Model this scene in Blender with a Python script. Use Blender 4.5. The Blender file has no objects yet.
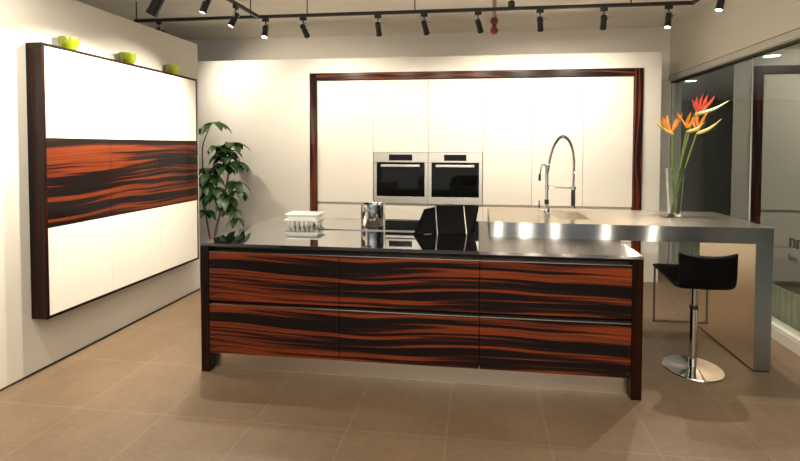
import bpy, bmesh, math, random
from mathutils import Vector, Matrix
S = bpy.context.scene
COL = S.collection
random.seed(7)

# ------------------------------------------------------------------ materials
def new_mat(name):
    m = bpy.data.materials.new(name); m.use_nodes = True
    nt = m.node_tree; b = nt.nodes['Principled BSDF']
    return m, nt, b
def setp(b, **k):
    for n, v in k.items():
        n = n.replace('_', ' ')
        b.inputs[n].default_value = (*v, 1) if isinstance(v, tuple) and len(v) == 3 else v
def plain(name, col, rough=.5, metal=0., coat=0., var=.04, scale=12., **k):
    """a plain surface with a little procedural tone variation"""
    m, nt, b = new_mat(name)
    setp(b, Roughness=rough, Metallic=metal, Coat_Weight=coat, Coat_Roughness=.03)
    for n, v in k.items(): setp(b, **{n: v})
    tc = nt.nodes.new('ShaderNodeTexCoord'); no = nt.nodes.new('ShaderNodeTexNoise')
    no.inputs['Scale'].default_value = scale; no.inputs['Detail'].default_value = 3
    nt.links.new(tc.outputs['Object'], no.inputs['Vector'])
    r = nt.nodes.new('ShaderNodeValToRGB')
    r.color_ramp.elements[0].position = .3; r.color_ramp.elements[1].position = .7
    r.color_ramp.elements[0].color = (*[c*(1-var) for c in col], 1)
    r.color_ramp.elements[1].color = (*[min(1, c*(1+var)) for c in col], 1)
    nt.links.new(no.outputs['Fac'], r.inputs['Fac']); nt.links.new(r.outputs['Color'], b.inputs['Base Color'])
    return m
def math_node(nt, op, a=None, b=None, va=None, vb=None):
    n = nt.nodes.new('ShaderNodeMath'); n.operation = op
    if a is not None: nt.links.new(a, n.inputs[0])
    elif va is not None: n.inputs[0].default_value = va
    if b is not None: nt.links.new(b, n.inputs[1])
    elif vb is not None: n.inputs[1].default_value = vb
    return n.outputs[0]
def veneer(name, su=.42, sv=7.5, seed=0., dark=1.0, coat=.6, rough=.32):
    """striped macassar ebony: grain runs along U (metres), bands across V (metres)"""
    m, nt, b = new_mat(name); L = nt.links
    setp(b, Roughness=rough, Coat_Weight=coat*.3, Coat_Roughness=.02, Specular_IOR_Level=.12)
    tc = nt.nodes.new('ShaderNodeTexCoord'); sp = nt.nodes.new('ShaderNodeSeparateXYZ')
    L.new(tc.outputs['UV'], sp.inputs[0]); U, V = sp.outputs[0], sp.outputs[1]
    def noise(fu, fv, off, detail, rough_, dist=0.):
        c = nt.nodes.new('ShaderNodeCombineXYZ')
        L.new(math_node(nt, 'MULTIPLY', U, vb=fu), c.inputs[0]); L.new(math_node(nt, 'MULTIPLY', V, vb=fv), c.inputs[1])
        c.inputs[2].default_value = off
        n = nt.nodes.new('ShaderNodeTexNoise'); n.inputs['Scale'].default_value = 1
        n.inputs['Detail'].default_value = detail; n.inputs['Roughness'].default_value = rough_; n.inputs['Distortion'].default_value = dist
        L.new(c.outputs[0], n.inputs['Vector']); return n.outputs['Fac']
    warp = noise(.9, 2.2, seed+3, 1, .5)
    V2 = math_node(nt, 'ADD', V, math_node(nt, 'MULTIPLY', math_node(nt, 'SUBTRACT', warp, vb=.5), vb=.16))
    V = V2
    big = noise(su*.85, sv*2.5, seed, 2.0, .55)
    mid = noise(su*2, sv*7, seed+9, 3, .6)
    fine = noise(su*4, sv*40, seed+20, 2, .6)
    s = math_node(nt, 'ADD', math_node(nt, 'MULTIPLY', big, vb=.72), math_node(nt, 'MULTIPLY', mid, vb=.34))
    r = nt.nodes.new('ShaderNodeValToRGB'); e = r.color_ramp.elements
    e[0].position = .468; e[0].color = (.008, .005, .005, 1)
    e[1].position = .72; e[1].color = (.16*dark, .038*dark, .014*dark, 1)
    for p, c in ((.509, (.010, .006, .005)), (.531, (.045*dark, .012*dark, .008*dark)), (.563, (.17*dark, .032*dark, .010*dark)), (.63, (.225*dark, .044*dark, .013*dark)), (.67, (.09*dark, .022*dark, .010*dark))):
        q = e.new(p); q.color = (*c, 1)
    L.new(s, r.inputs['Fac'])
    mx = nt.nodes.new('ShaderNodeMix'); mx.data_type = 'RGBA'; mx.blend_type = 'MULTIPLY'
    mx.inputs[0].default_value = .75
    fr = nt.nodes.new('ShaderNodeValToRGB'); fr.color_ramp.elements[0].position = .36; fr.color_ramp.elements[0].color = (.42, .36, .34, 1); fr.color_ramp.elements[1].position = .58
    fr.color_ramp.elements[1].color = (1.1, 1.1, 1.1, 1)
    L.new(fine, fr.inputs['Fac']); L.new(r.outputs['Color'], mx.inputs[6]); L.new(fr.outputs['Color'], mx.inputs[7])
    L.new(mx.outputs[2], b.inputs['Base Color'])
    return m
def steel(name, col=(.455, .47, .485), rough=.27, aniso=.87):  # default colour carries a bluish tint standing for cool reflections
    """brushed stainless steel, brushed along U"""
    m, nt, b = new_mat(name); L = nt.links
    nt.nodes.remove(b); b = nt.nodes.new('ShaderNodeBsdfAnisotropic'); b.distribution = 'GGX'
    b.inputs['Roughness'].default_value = rough; b.inputs['Anisotropy'].default_value = aniso; b.inputs['Rotation'].default_value = 0.
    L.new(b.outputs[0], nt.nodes['Material Output'].inputs[0])
    tg = nt.nodes.new('ShaderNodeTangent'); tg.direction_type = 'UV_MAP'; tg.uv_map = 'UVMap'
    L.new(tg.outputs[0], b.inputs['Tangent'])
    tc = nt.nodes.new('ShaderNodeTexCoord'); mp = nt.nodes.new('ShaderNodeMapping')
    mp.inputs['Scale'].default_value = (3, 260, 1); L.new(tc.outputs['UV'], mp.inputs[0])
    no = nt.nodes.new('ShaderNodeTexNoise'); no.inputs['Scale'].default_value = 1; no.inputs['Detail'].default_value = 2
    L.new(mp.outputs[0], no.inputs['Vector'])
    r = nt.nodes.new('ShaderNodeValToRGB')
    r.color_ramp.elements[0].color = (*[c*.9 for c in col], 1); r.color_ramp.elements[1].color = (*[min(1, c*1.08) for c in col], 1)
    L.new(no.outputs['Fac'], r.inputs['Fac']); L.new(r.outputs['Color'], b.inputs['Color'])
    return m
def tile_mat():
    m, nt, b = new_mat('floor_tiles'); L = nt.links
    setp(b, Roughness=.42, Specular_IOR_Level=.4)
    tc = nt.nodes.new('ShaderNodeTexCoord'); sp = nt.nodes.new('ShaderNodeSeparateXYZ'); L.new(tc.outputs['Object'], sp.inputs[0])
    def grout(o, off, size):
        f = math_node(nt, 'FRACT', math_node(nt, 'DIVIDE', math_node(nt, 'ADD', o, vb=100*size-off), vb=size))
        d = math_node(nt, 'ABSOLUTE', math_node(nt, 'SUBTRACT', f, vb=.5))
        return math_node(nt, 'GREATER_THAN', d, vb=.5-.0032/size)
    g = math_node(nt, 'MAXIMUM', grout(sp.outputs[0], -.169, .568), grout(sp.outputs[1], 2.438, .586))
    def noise(sc, det, rg, st=(1, 1, 1)):
        mp = nt.nodes.new('ShaderNodeMapping'); mp.inputs['Scale'].default_value = st; L.new(tc.outputs['Object'], mp.inputs[0])
        n = nt.nodes.new('ShaderNodeTexNoise'); n.inputs['Scale'].default_value = sc; n.inputs['Detail'].default_value = det; n.inputs['Roughness'].default_value = rg
        L.new(mp.outputs[0], n.inputs['Vector']); return n.outputs['Fac']
    s = math_node(nt, 'ADD', math_node(nt, 'MULTIPLY', noise(2.2, 5, .6), vb=.5), math_node(nt, 'MULTIPLY', noise(16, 4, .7, (1, 3, 1)), vb=.5))
    r = nt.nodes.new('ShaderNodeValToRGB'); e = r.color_ramp.elements
    e[0].position = .34; e[0].color = (.118, .080, .049, 1); e[1].position = .66; e[1].color = (.185, .127, .079, 1)
    L.new(s, r.inputs['Fac'])
    mx = nt.nodes.new('ShaderNodeMix'); mx.data_type = 'RGBA'; L.new(math_node(nt, 'MULTIPLY', g, vb=.16), mx.inputs[0]); L.new(r.outputs['Color'], mx.inputs[6]); mx.inputs[7].default_value = (.50, .40, .29, 1)
    L.new(mx.outputs[2], b.inputs['Base Color'])
    return m
def glass(name, tint=(1, 1, 1), rough=0.):
    m, nt, b = new_mat(name)
    setp(b, Base_Color=tint, Roughness=rough, IOR=1.5, Transmission_Weight=1.)
    return m
def pane_mat(name):
    """architectural pane: mostly clear, mirror-like part from Fresnel"""
    m, nt, b = new_mat(name); L = nt.links; nt.nodes.remove(b)
    out = nt.nodes['Material Output']
    fr = nt.nodes.new('ShaderNodeFresnel'); fr.inputs[0].default_value = 1.42
    tr = nt.nodes.new('ShaderNodeBsdfTransparent'); tr.inputs[0].default_value = (.72, .78, .74, 1)
    gl = nt.nodes.new('ShaderNodeBsdfGlossy'); gl.inputs['Roughness'].default_value = 0.0; gl.inputs[0].default_value = (.95, 1, .97, 1)
    mx = nt.nodes.new('ShaderNodeMixShader')
    L.new(math_node(nt, 'MULTIPLY', fr.outputs[0], vb=.24), mx.inputs[0]); L.new(tr.outputs[0], mx.inputs[1]); L.new(gl.outputs[0], mx.inputs[2]); L.new(mx.outputs[0], out.inputs[0])
    return m
def emit(name, col, st):
    m, nt, b = new_mat(name); setp(b, Base_Color=col, Emission_Color=col, Emission_Strength=st)
    return m
M = dict(
    wall=plain('wall_paint', (.72, .69, .62), .6, var=.015, scale=3),
    taupe=plain('taupe_paint', (.80, .75, .67), .7, var=.02, scale=3),
    ceil=plain('ceiling_paint', (.88, .83, .75), .75, var=.03, scale=2),
    trim=plain('pale_trim', (.60, .58, .53), .5),
    gap=plain('shadow_gap', (.03, .028, .025), .6),
    floor=tile_mat(),
    lacq=plain('white_gloss_lacquer', (.80, .765, .69), .22, coat=.5, var=.006, scale=2),
    ven=veneer('macassar_drawer', seed=2.3),
    venw=veneer('macassar_wall_door', su=.5, sv=6.0, seed=5.1, coat=.8, dark=.72),
    venf=veneer('macassar_frame', su=.6, sv=16, seed=8.2, dark=.13, coat=.25),
    venh=veneer('macassar_surround', su=.6, sv=14, seed=3.7, dark=.85, coat=.5),
    carc=plain('dark_carcass', (.03, .022, .02), .5),
    wcarc=plain('pale_carcass', (.45, .42, .37), .5),
    steel=steel('brushed_steel'),
    steelt=steel('brushed_steel_top', (.36, .345, .33), .25, .80),
    steelk=steel('brushed_steel_plinth', (.74, .67, .57), .30, .3),
    steelf=steel('brushed_steel_cool_reflection', (.36, .38, .40), .30, .6),  # leg front: dark cool reflection put into the steel colour
    steelb=steel('brushed_steel_lit_top', (.62, .57, .50), .27, .35),  # slab top: warm lit look put into a lighter steel colour
    steelg=steel('brushed_steel_warm_reflection', (.86, .74, .57), .30, .0),  # rest of the leg: beige reflection of the cabinets put into the colour
    osteel=steel('oven_steel', (.72, .69, .63), .38, .3),
    chrome=plain('chrome', (.75, .74, .73), .10, 1., var=.01),
    rail=plain('bronze_grip_rail', (.30, .26, .22), .22, 1., var=.02),
    bglass=plain('black_glass', (.006, .006, .007), .03, coat=1., var=.2, Specular_IOR_Level=.9, IOR=1.9),
    oglass=plain('oven_glass', (.004, .004, .004), .05, var=.2, Specular_IOR_Level=.22),
    black=plain('black_leather', (.0028, .0028, .0036), .45, var=.25, scale=60, Specular_IOR_Level=.08),
    blackm=plain('black_metal', (.012, .012, .012), .4, .0, var=.1),
    lime=plain('lime_ceramic', (.20, .25, .006), .28, coat=.3, var=.03),
    white=plain('white_ceramic', (.85, .84, .80), .3, coat=.3, var=.01),
    leaf=plain('leaf_green', (.022, .070, .016), .40, var=.55, scale=9),
    stem=plain('woody_stem', (.16, .085, .04), .7, var=.3, scale=30),
    fstem=plain('flower_stem', (.16, .24, .035), .4, var=.2, scale=20),
    petal=plain('orange_petal', (.95, .30, .012), .45, var=.25, scale=25),
    petalr=plain('red_petal', (.80, .10, .045), .45, var=.35, scale=25),
    beak=plain('flower_beak', (.62, .46, .14), .45, var=.35, scale=14),
    beakg=plain('pale_flower_beak', (.62, .66, .36), .45, var=.25, scale=14),
    tongue=plain('blue_tongue', (.10, .07, .25), .4),
    red=plain('red_pipe_fitting', (.17, .014, .012), .4, var=.1),
    pipe=plain('painted_pipe', (.42, .32, .26), .6),
    pot=plain('plant_pot', (.55, .53, .50), .5), soil=plain('soil', (.03, .02, .012), .9, var=.4, scale=50),
    vglass=glass('vase_glass', (.97, 1, .99)), pane=pane_mat('shopfront_glass'),
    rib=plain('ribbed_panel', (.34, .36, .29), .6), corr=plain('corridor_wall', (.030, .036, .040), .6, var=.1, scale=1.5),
    corrc=plain('corridor_ceiling', (.30, .31, .29), .7), corrf=plain('corridor_floor', (.20, .17, .13), .3),
    lens=emit('lamp_lens', (1, .86, .66), 14), lensoff=plain('dim_lens', (.5, .48, .45), .2),
    dl=emit('downlight_lens', (.95, 1, .93), 5),
    letter=plain('grey_vinyl_letter', (.045, .045, .04), .5),
)
m, nt, b = new_mat('display'); setp(b, Base_Color=(.006, .006, .007), Roughness=.12, Specular_IOR_Level=.2); M['disp'] = m

# ------------------------------------------------------------------ mesh helpers (world metres)
def box(bm, x0, x1, y0, y1, z0, z1, bev=0., seg=1):
    vs = [bm.verts.new((x, y, z)) for x in (x0, x1) for y in (y0, y1) for z in (z0, z1)]
    fs = [bm.faces.new([vs[i] for i in q]) for q in ((0, 1, 3, 2), (4, 6, 7, 5), (0, 4, 5, 1), (2, 3, 7, 6), (0, 2, 6, 4), (1, 5, 7, 3))]
    if bev:
        es = {e for f in fs for e in f.edges}
        bmesh.ops.bevel(bm, geom=list(es), offset=bev, segments=seg, affect='EDGES', profile=.5)
    return bm
def NB(): return bmesh.new()
def frame_of(d):
    d = Vector(d).normalized(); a = Vector((0, 0, 1)) if abs(d.z) < .9 else Vector((1, 0, 0))
    u = d.cross(a).normalized(); return u, d.cross(u).normalized()
def tube(bm, pts, r, n=10, cap=True):
    pts = [Vector(p) for p in pts]; rs = r if isinstance(r, (list, tuple)) else [r]*len(pts)
    rings = []; u = None
    for i, p in enumerate(pts):
        d = (pts[min(i+1, len(pts)-1)]-pts[max(i-1, 0)]).normalized()
        if u is None: u, _ = frame_of(d)
        else: u = (u-d*u.dot(d)).normalized()
        w = d.cross(u)
        rings.append([bm.verts.new(p+(u*math.cos(t)+w*math.sin(t))*rs[i]) for t in [2*math.pi*k/n for k in range(n)]])
    for a, b_ in zip(rings, rings[1:]):
        for k in range(n): bm.faces.new((a[k], a[(k+1) % n], b_[(k+1) % n], b_[k]))
    if cap: bm.faces.new(rings[0][::-1]); bm.faces.new(rings[-1])
    return bm
def lathe(bm, prof, c, n=40, close=False):
    """prof: list of (r,z) ; revolve round vertical axis through c"""
    rings = []
    for r, z in prof:
        if r < 1e-5: rings.append([bm.verts.new((c[0], c[1], c[2]+z))])
        else: rings.append([bm.verts.new((c[0]+r*math.cos(2*math.pi*k/n), c[1]+r*math.sin(2*math.pi*k/n), c[2]+z)) for k in range(n)])
    pairs = list(zip(rings, rings[1:]))
    if close: pairs.append((rings[-1], rings[0]))
    for a, b_ in pairs:
        for k in range(n):
            k2 = (k+1) % n
            if len(a) == 1 and len(b_) == 1: continue
            if len(a) == 1: bm.faces.new((a[0], b_[k2], b_[k]))
            elif len(b_) == 1: bm.faces.new((a[k], a[k2], b_[0]))
            else: bm.faces.new((a[k], a[k2], b_[k2], b_[k]))
    return bm
def smooth_path(pts, n=8):
    """Catmull-Rom through pts"""
    P = [Vector(p) for p in pts]; P = [P[0]*2-P[1]]+P+[P[-1]*2-P[-2]]; out = []
    for i in range(1, len(P)-2):
        for k in range(n):
            t = k/n; a, b_, c, d = P[i-1:i+3]
            out.append(.5*((2*b_)+(c-a)*t+(2*a-5*b_+4*c-d)*t*t+(3*b_-a-3*c+d)*t**3))
    out.append(P[-2]); return out
def wloc(o):
    v = Vector(o.location)
    while o.parent: o = o.parent; v += o.location
    return v
def obj(name, bm, mat, parent=None, base=None, grain='x', voff=0., smooth=False):
    """link bm (world coordinates) as one mesh object; UV: U runs along the grain axis"""
    bmesh.ops.recalc_face_normals(bm, faces=bm.faces)
    uv = bm.loops.layers.uv.new('UVMap'); g = 'xyz'.index(grain)
    for f in bm.faces:
        ax = max(range(3), key=lambda i: abs(f.normal[i]))
        rest = [i for i in range(3) if i != ax]
        if ax == g: ui, vi = rest[0], rest[1]
        else: ui = g; vi = [i for i in rest if i != g][0]
        for l in f.loops: l[uv].uv = (l.vert.co[ui], l.vert.co[vi]-voff)
        f.smooth = smooth
    org = Vector(base) if base is not None else (wloc(parent) if parent else Vector((0, 0, 0)))
    bmesh.ops.translate(bm, vec=-org, verts=bm.verts)
    me = bpy.data.meshes.new(name); bm.to_mesh(me); bm.free(); me.materials.append(mat)
    o = bpy.data.objects.new(name, me); COL.objects.link(o)
    if parent: o.parent = parent; o.location = org-wloc(parent)
    else: o.location = org
    if smooth and hasattr(me, 'set_sharp_from_angle'): me.set_sharp_from_angle(angle=math.radians(40))
    return o
def tag(o, label=None, cat=None, group=None, kind=None):
    if label: o['label'] = label
    if cat: o['category'] = cat
    if group: o['group'] = group
    if kind: o['kind'] = kind
    return o
def thing(name, loc, label, cat, group=None):
    o = bpy.data.objects.new(name, None); COL.objects.link(o); o.location = loc; o.empty_display_size = .1
    return tag(o, label, cat, group)
def struct(name, bm, mat, parent=None, **k):
    o = obj(name, bm, mat, parent, **k)
    if not parent: o['kind'] = 'structure'
    return o

# ------------------------------------------------------------------ camera
f, cx, cy, yaw, pitch, roll, h = 445.434, 425.544, 159.409, .1182, .029, .0033, 1.6248
cam = bpy.data.cameras.new('camera'); co = bpy.data.objects.new('camera', cam); COL.objects.link(co)
fw = Vector((-math.sin(yaw), math.cos(yaw), 0)); rt = Vector((math.cos(yaw), math.sin(yaw), 0)); up = Vector((0, 0, 1))
f2 = fw*math.cos(pitch)-up*math.sin(pitch); u2 = up*math.cos(pitch)+fw*math.sin(pitch)
r3 = rt*math.cos(roll)+u2*math.sin(roll); u3 = u2*math.cos(roll)-rt*math.sin(roll)
R = Matrix((r3, u3, -f2)).transposed().to_4x4()
co.matrix_world = Matrix.Translation((0, 0, h)) @ R
cam.sensor_fit = 'HORIZONTAL'; cam.sensor_width = 36; cam.lens = f/800*36
cam.shift_x = (400-cx)/800; cam.shift_y = (cy-230.5)/800
cam.clip_start = .05; cam.clip_end = 60
S.camera = co

# ------------------------------------------------------------------ room shell
XL, XR, YB, ZT, ZC, YF = -3.128, 2.500, 5.604, 2.756, 3.21, 6.26
GZ0, GZ1 = .115, 2.490    # sill and head of the shop window
struct('floor', box(NB(), -6.2, XR+.06, -3.0, YF+.1, -.1, 0), M['floor'])
struct('ceiling', box(NB(), -6.2, XR+.16, -3.0, YF+.1, ZC, ZC+.1), M['ceil'])
struct('wall_left', box(NB(), XL-.14, XL, -3.0, 4.676, 0, ZT), M['wall'])
bl = NB(); box(bl, XL, XL+.006, -2.9, 4.67, 0, .012)
struct('shadow_gap_left', bl, M['gap'])  # dark strip painted as the shadow line between wall and floor
# partition wall with the opening that takes the tall cabinets
OX0, OX1, OZ = -2.178, 1.94, 2.566
bm = NB(); box(bm, -5.4, OX0, YB, YB+.62, 0, ZT); box(bm, OX1, 2.151, YB, YB+.62, 0, ZT); box(bm, OX0, OX1, YB, YB+.62, OZ, ZT); box(bm, OX0, OX1, YB+.58, YB+.62, 0, OZ)
struct('wall_back', bm, M['wall'])
struct('wall_far', box(NB(), -6.2, XR+.16, YF, YF+.1, 0, ZC), M['taupe'])
struct('trim_1', box(NB(), 1.7, XR-.002, YF-.03, YF, 0, 2.535), M['trim'])
struct('wall_outer_left', box(NB(), -6.3, -6.2, -3.0, YF+.1, 0, ZC), M['taupe'])
struct('wall_right', box(NB(), XR, XR+.16, -3.0, YF, GZ1, ZC), M['wall'])
bm = NB(); box(bm, XR-.018, XR, -3.0, YF, GZ1+.004, GZ1+.068, .003)
struct('trim_2', bm, M['trim'])
struct('trim_3', box(NB(), XR-.006, XR, -3.0, YF, GZ1+.068, GZ1+.077), M['gap'])
# shop window on the right: panes in a thin frame, sill rail
win = thing('window_1', (XR+.05, 4.5, 0), None, None); win['kind'] = 'structure'
bm = NB(); box(bm, XR+.005, XR+.09, -3.0, YF, GZ0-.02, GZ0, .004); obj('sill_rail', bm, M['trim'], win, grain='y')
bm = NB(); box(bm, XR+.02, XR+.08, -3.0, YF, GZ1-.02, GZ1); obj('head_rail', bm, M['gap'], win)
bm = NB(); box(bm, XR+.02, XR+.08, YF-.05, YF-.031, GZ0, GZ1-.02); obj('end_post', bm, M['trim'], win)
edges = [-2.99, -.2, 2.2, 4.53, YF-.05]
for a, b_ in zip(edges, edges[1:]):
    bm = NB(); vs = [bm.verts.new((XR+.05, y, z)) for y, z in ((a+.003, GZ0), (b_-.003, GZ0), (b_-.003, GZ1-.02), (a+.003, GZ1-.02))]
    bm.faces.new(vs); obj('glass_pane', bm, M['pane'], win)
for yj in (4.53, 2.2):
    obj('pane_joint', box(NB(), XR+.044, XR+.056, yj-.003, yj+.003, GZ0, GZ1-.02), M['trim'], win)
struct('wall_right_sill', box(NB(), XR, XR+.16, -3.0, YF, 0, GZ0-.02), M['wall'])
# vinyl lettering on the glass
def text(s, size, loc, mat, parent, name):
    cu = bpy.data.curves.new(name, 'FONT'); cu.body = s; cu.size = size; cu.extrude = .0008; cu.materials.append(mat)
    t = bpy.data.objects.new(name+'_curve', cu); COL.objects.link(t); bpy.context.view_layer.update()
    me = bpy.data.meshes.new_from_object(t.evaluated_get(bpy.context.evaluated_depsgraph_get())); bpy.data.objects.remove(t)
    me.materials.clear(); me.materials.append(mat)
    o = bpy.data.objects.new(name, me); COL.objects.link(o); o.parent = parent
    o.rotation_euler = (math.pi/2, 0, -math.pi/2); o.location = Vector(loc)-parent.location
    return o
text('nn', .165, (XR+.046, 3.985, .812), M['letter'], win, 'lettering_large')
text('hec', .074, (XR+.046, 3.985, .700), M['letter'], win, 'lettering_small')
# ribbed low panel outside, and the dark corridor
bm = NB(); y = -1.0
while y < YF:
    box(bm, XR+.20, XR+.225, y, y+.045, 0.0, .365); box(bm, XR+.21, XR+.22, y+.045, y+.075, 0.0, .36); y += .075
rp = obj('ribbed_low_panel', bm, M['rib']); rp['kind'] = 'structure'
struct('floor_corridor', box(NB(), XR+.06, 7.5, -3.0, 11.5, -.1, 0), M['corrf'])
struct('ceiling_corridor', box(NB(), XR+.16, 7.5, -3.0, 11.5, 2.75, 2.85), M['corrc'])
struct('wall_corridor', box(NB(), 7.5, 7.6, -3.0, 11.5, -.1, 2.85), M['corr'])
struct('corridor_light_block', box(NB(), XR+.16, 7.5, -3.0, -2.9, 0, 2.75), M['corr'])  # added out of view to keep world light out of the corridor
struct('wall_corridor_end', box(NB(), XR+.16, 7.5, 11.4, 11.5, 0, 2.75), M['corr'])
dl_lab = ['round recessed corridor downlight seen through the glass, nearer the camera', 'round recessed corridor downlight seen above the flowers, farther away', ]
for i, (yy, lab) in enumerate(((5.97, dl_lab[0]), (8.07, dl_lab[1]))):
    t = thing('recessed_downlight', (3.57, yy, 2.75), lab, 'ceiling light', 'corridor downlights')
    obj('trim_ring', lathe(NB(), [(.085, 0), (.10, -.004), (.105, 0)], (3.57, yy, 2.75), 32), M['trim'], t, smooth=True)
    obj('lens', lathe(NB(), [(.085, -.001), (.06, -.004), (0, -.004)], (3.57, yy, 2.75), 32), M['dl'], t, smooth=True)

# ------------------------------------------------------------------ wall cabinet on the left wall
Y1, Y2, Z1, Z2, XC = 2.762, 4.473, .398, 2.337, -3.001
wc = thing('wall_cabinet', (XL, (Y1+Y2)/2, Z1), 'wide white and striped dark wood wall cabinet hung on the left wall', 'cabinet')
bm = NB(); t_ = .020
box(bm, XL+.001, XC, Y1, Y1+t_, Z1, Z2, .0015); obj('side_panel', bm, M['venf'], wc, grain='z')
bm = NB(); box(bm, XL+.001, XC, Y2-t_, Y2, Z1, Z2, .0015); obj('side_panel', bm, M['venf'], wc, grain='z')
bm = NB(); box(bm, XL+.001, XC, Y1+t_, Y2-t_, Z2-t_, Z2, .0015); obj('top_panel', bm, M['venf'], wc, grain='y')
bm = NB(); box(bm, XL+.001, XC, Y1+t_, Y2-t_, Z1, Z1+t_, .0015); obj('bottom_panel', bm, M['venf'], wc, grain='y')
obj('back_body', box(NB(), XL+.001, XC-.022, Y1+t_, Y2-t_, Z1+t_, Z2-t_), M['carc'], wc)
ys = [Y1+t_, 3.327, 3.896, Y2-t_]; zs = [Z1+t_, 1.040, 1.675, Z2-t_]
for r_ in range(3):
    for c_ in range(3):
        bm = NB(); g = .0012
        box(bm, XC-.020, XC-.001, ys[c_]+g, ys[c_+1]-g, zs[r_]+g, zs[r_+1]-g, .001)
        d = obj('door', bm, M['venw'] if r_ == 1 else M['lacq'], wc, grain='y', voff=1.04)
        d['label'] = 'striped dark wood cabinet door' if r_ == 1 else 'white gloss cabinet door'
blab = ['lime green bowl on the wall cabinet, nearest the camera of three', 'middle lime green bowl on top of the wall cabinet', 'lime green bowl on the wall cabinet, nearest the potted tree']
b0 = None
for i, yy in enumerate((3.029, 3.595, 4.170)):
    if b0 is None:
        bm = NB(); prof = [(0, 0), (.034, 0), (.036, .004), (.050, .022), (.059, .048), (.062, .085), (.0615, .088), (.0585, .086), (.055, .05), (.046, .026), (.030, .010), (0, .008)]
        b0 = obj('bowl', lathe(bm, prof, (0, 0, 0), 36), M['lime'], base=(0, 0, 0), smooth=True); o = b0
    else:
        o = b0.copy(); COL.objects.link(o)
    o.location = (-3.060, yy, Z2); o.scale = (1.05, 1.05, 1.08); tag(o, blab[i], 'bowl', 'lime bowls on the wall cabinet')

# ------------------------------------------------------------------ tall cabinets in the back wall
YD = 5.606      # door front plane
su = thing('cabinet_surround', ((OX0+OX1)/2, 5.6, 0), 'glossy red-brown wood frame around the tall white cabinets', 'frame')
SF = 5.572
bm = NB(); box(bm, OX0, OX0+.088, SF, YB+.10, 0, OZ, .002); obj('stile', bm, M['venh'], su, grain='z')
bm = NB(); box(bm, OX1-.098, OX1, SF, YB+.10, 0, OZ, .002); obj('stile', bm, M['venh'], su, grain='z')
bm = NB(); box(bm, OX0+.088, OX1-.098, SF, YB+.10, OZ-.088, OZ, .002); obj('header', bm, M['venh'], su, grain='x')
cxs = [OX0+.089, -1.345, -.632, .055, .655, 1.262, OX1-.099]
labs = ['leftmost tall white cabinet unit, beside the left wood stile', 'white cabinet unit holding the left oven', 'white cabinet unit holding the right oven',
        'tall white cabinet unit just right of the right oven', 'tall white cabinet unit behind the faucet arch', 'rightmost tall white cabinet unit beside the right wood stile']
ZTOP = OZ-.090
for i in range(6):
    a, b_ = cxs[i]+.0005, cxs[i+1]-.0005
    u = thing('tall_cabinet', ((a+b_)/2, YB+.3, 0), labs[i], 'cabinet', 'tall white cabinets')
    bm = NB()
    if i in (1, 2):
        box(bm, a, b_, YD+.022, YD+.55, .06, .888); box(bm, a, b_, YD+.022, YD+.55, 1.552, ZTOP); box(bm, a, b_, YD+.51, YD+.55, .888, 1.552)
    else: box(bm, a, b_, YD+.022, YD+.55, .06, ZTOP)
    obj('carcass', bm, M['wcarc'], u)
    obj('plinth', box(NB(), a, b_, YD+.05, YD+.07, 0, .06), M['wcarc'], u)
    g = .0018
    if i in (1, 2):
        box(bm := NB(), a+g, b_-g, YD, YD+.02, 1.552, ZTOP-.002, .001)
        obj('door', bm, M['lacq'], u, grain='z')
    else:
        box(bm := NB(), a+g, b_-g, YD, YD+.02, .900, ZTOP-.002, .001); obj('door', bm, M['lacq'], u, grain='z')
    zz = [.064, .470, .876]
    for k in range(2):
        box(bm := NB(), a+g, b_-g, YD, YD+.02, zz[k]+.002, zz[k+1]-.010, .001)
        obj('drawer', bm, M['lacq'], u, grain='x')
# the two ovens
def oven(x0, x1, label):
    z0, z1, yf = .896, 1.548, YD-.012
    o = thing('oven', ((x0+x1)/2, YD+.25, z0), label, 'oven', 'built-in ovens')
    w = x1-x0
    obj('body', box(NB(), x0+.02, x1-.02, YD+.024, YD+.50, z0+.004, z1-.004), M['blackm'], o)
    bm = NB(); box(bm, x0, x1, yf, YD+.010, 1.424, z1, .002); obj('control_panel', bm, M['osteel'], o)
    box(bm := NB(), x0+.20, x1-.20, yf-.0015, yf+.001, 1.445, 1.522, .0005); obj('display', bm, M['disp'], o)
    # door: steel frame with glass
    dz1 = 1.420
    bm = NB(); box(bm, x0, x0+.042, yf, YD+.010, z0, dz1, .0015); box(bm, x1-.042, x1, yf, YD+.010, z0, dz1, .0015)
    box(bm, x0+.042, x1-.042, yf, YD+.010, z0, .985, .0015)
    d = obj('door', bm, M['osteel'], o)
    box(bm := NB(), x0+.043, x1-.043, yf+.002, YD+.008, .986, dz1-.002, .001); obj('glass', bm, M['oglass'], d)
    bm = NB(); box(bm, x0+.10, x1-.10, yf-.045, yf-.028, 1.366, 1.396, .004, 2)
    box(bm, x0+.12, x0+.14, yf-.030, yf+.004, 1.372, 1.390); box(bm, x1-.14, x1-.12, yf-.030, yf+.004, 1.372, 1.390)
    obj('handle', bm, M['osteel'], d)
oven(-1.336, -.634, 'stainless steel built-in oven, the left one of the pair')
oven(-.630, .050, 'stainless steel built-in oven, the right one of the pair')

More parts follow.
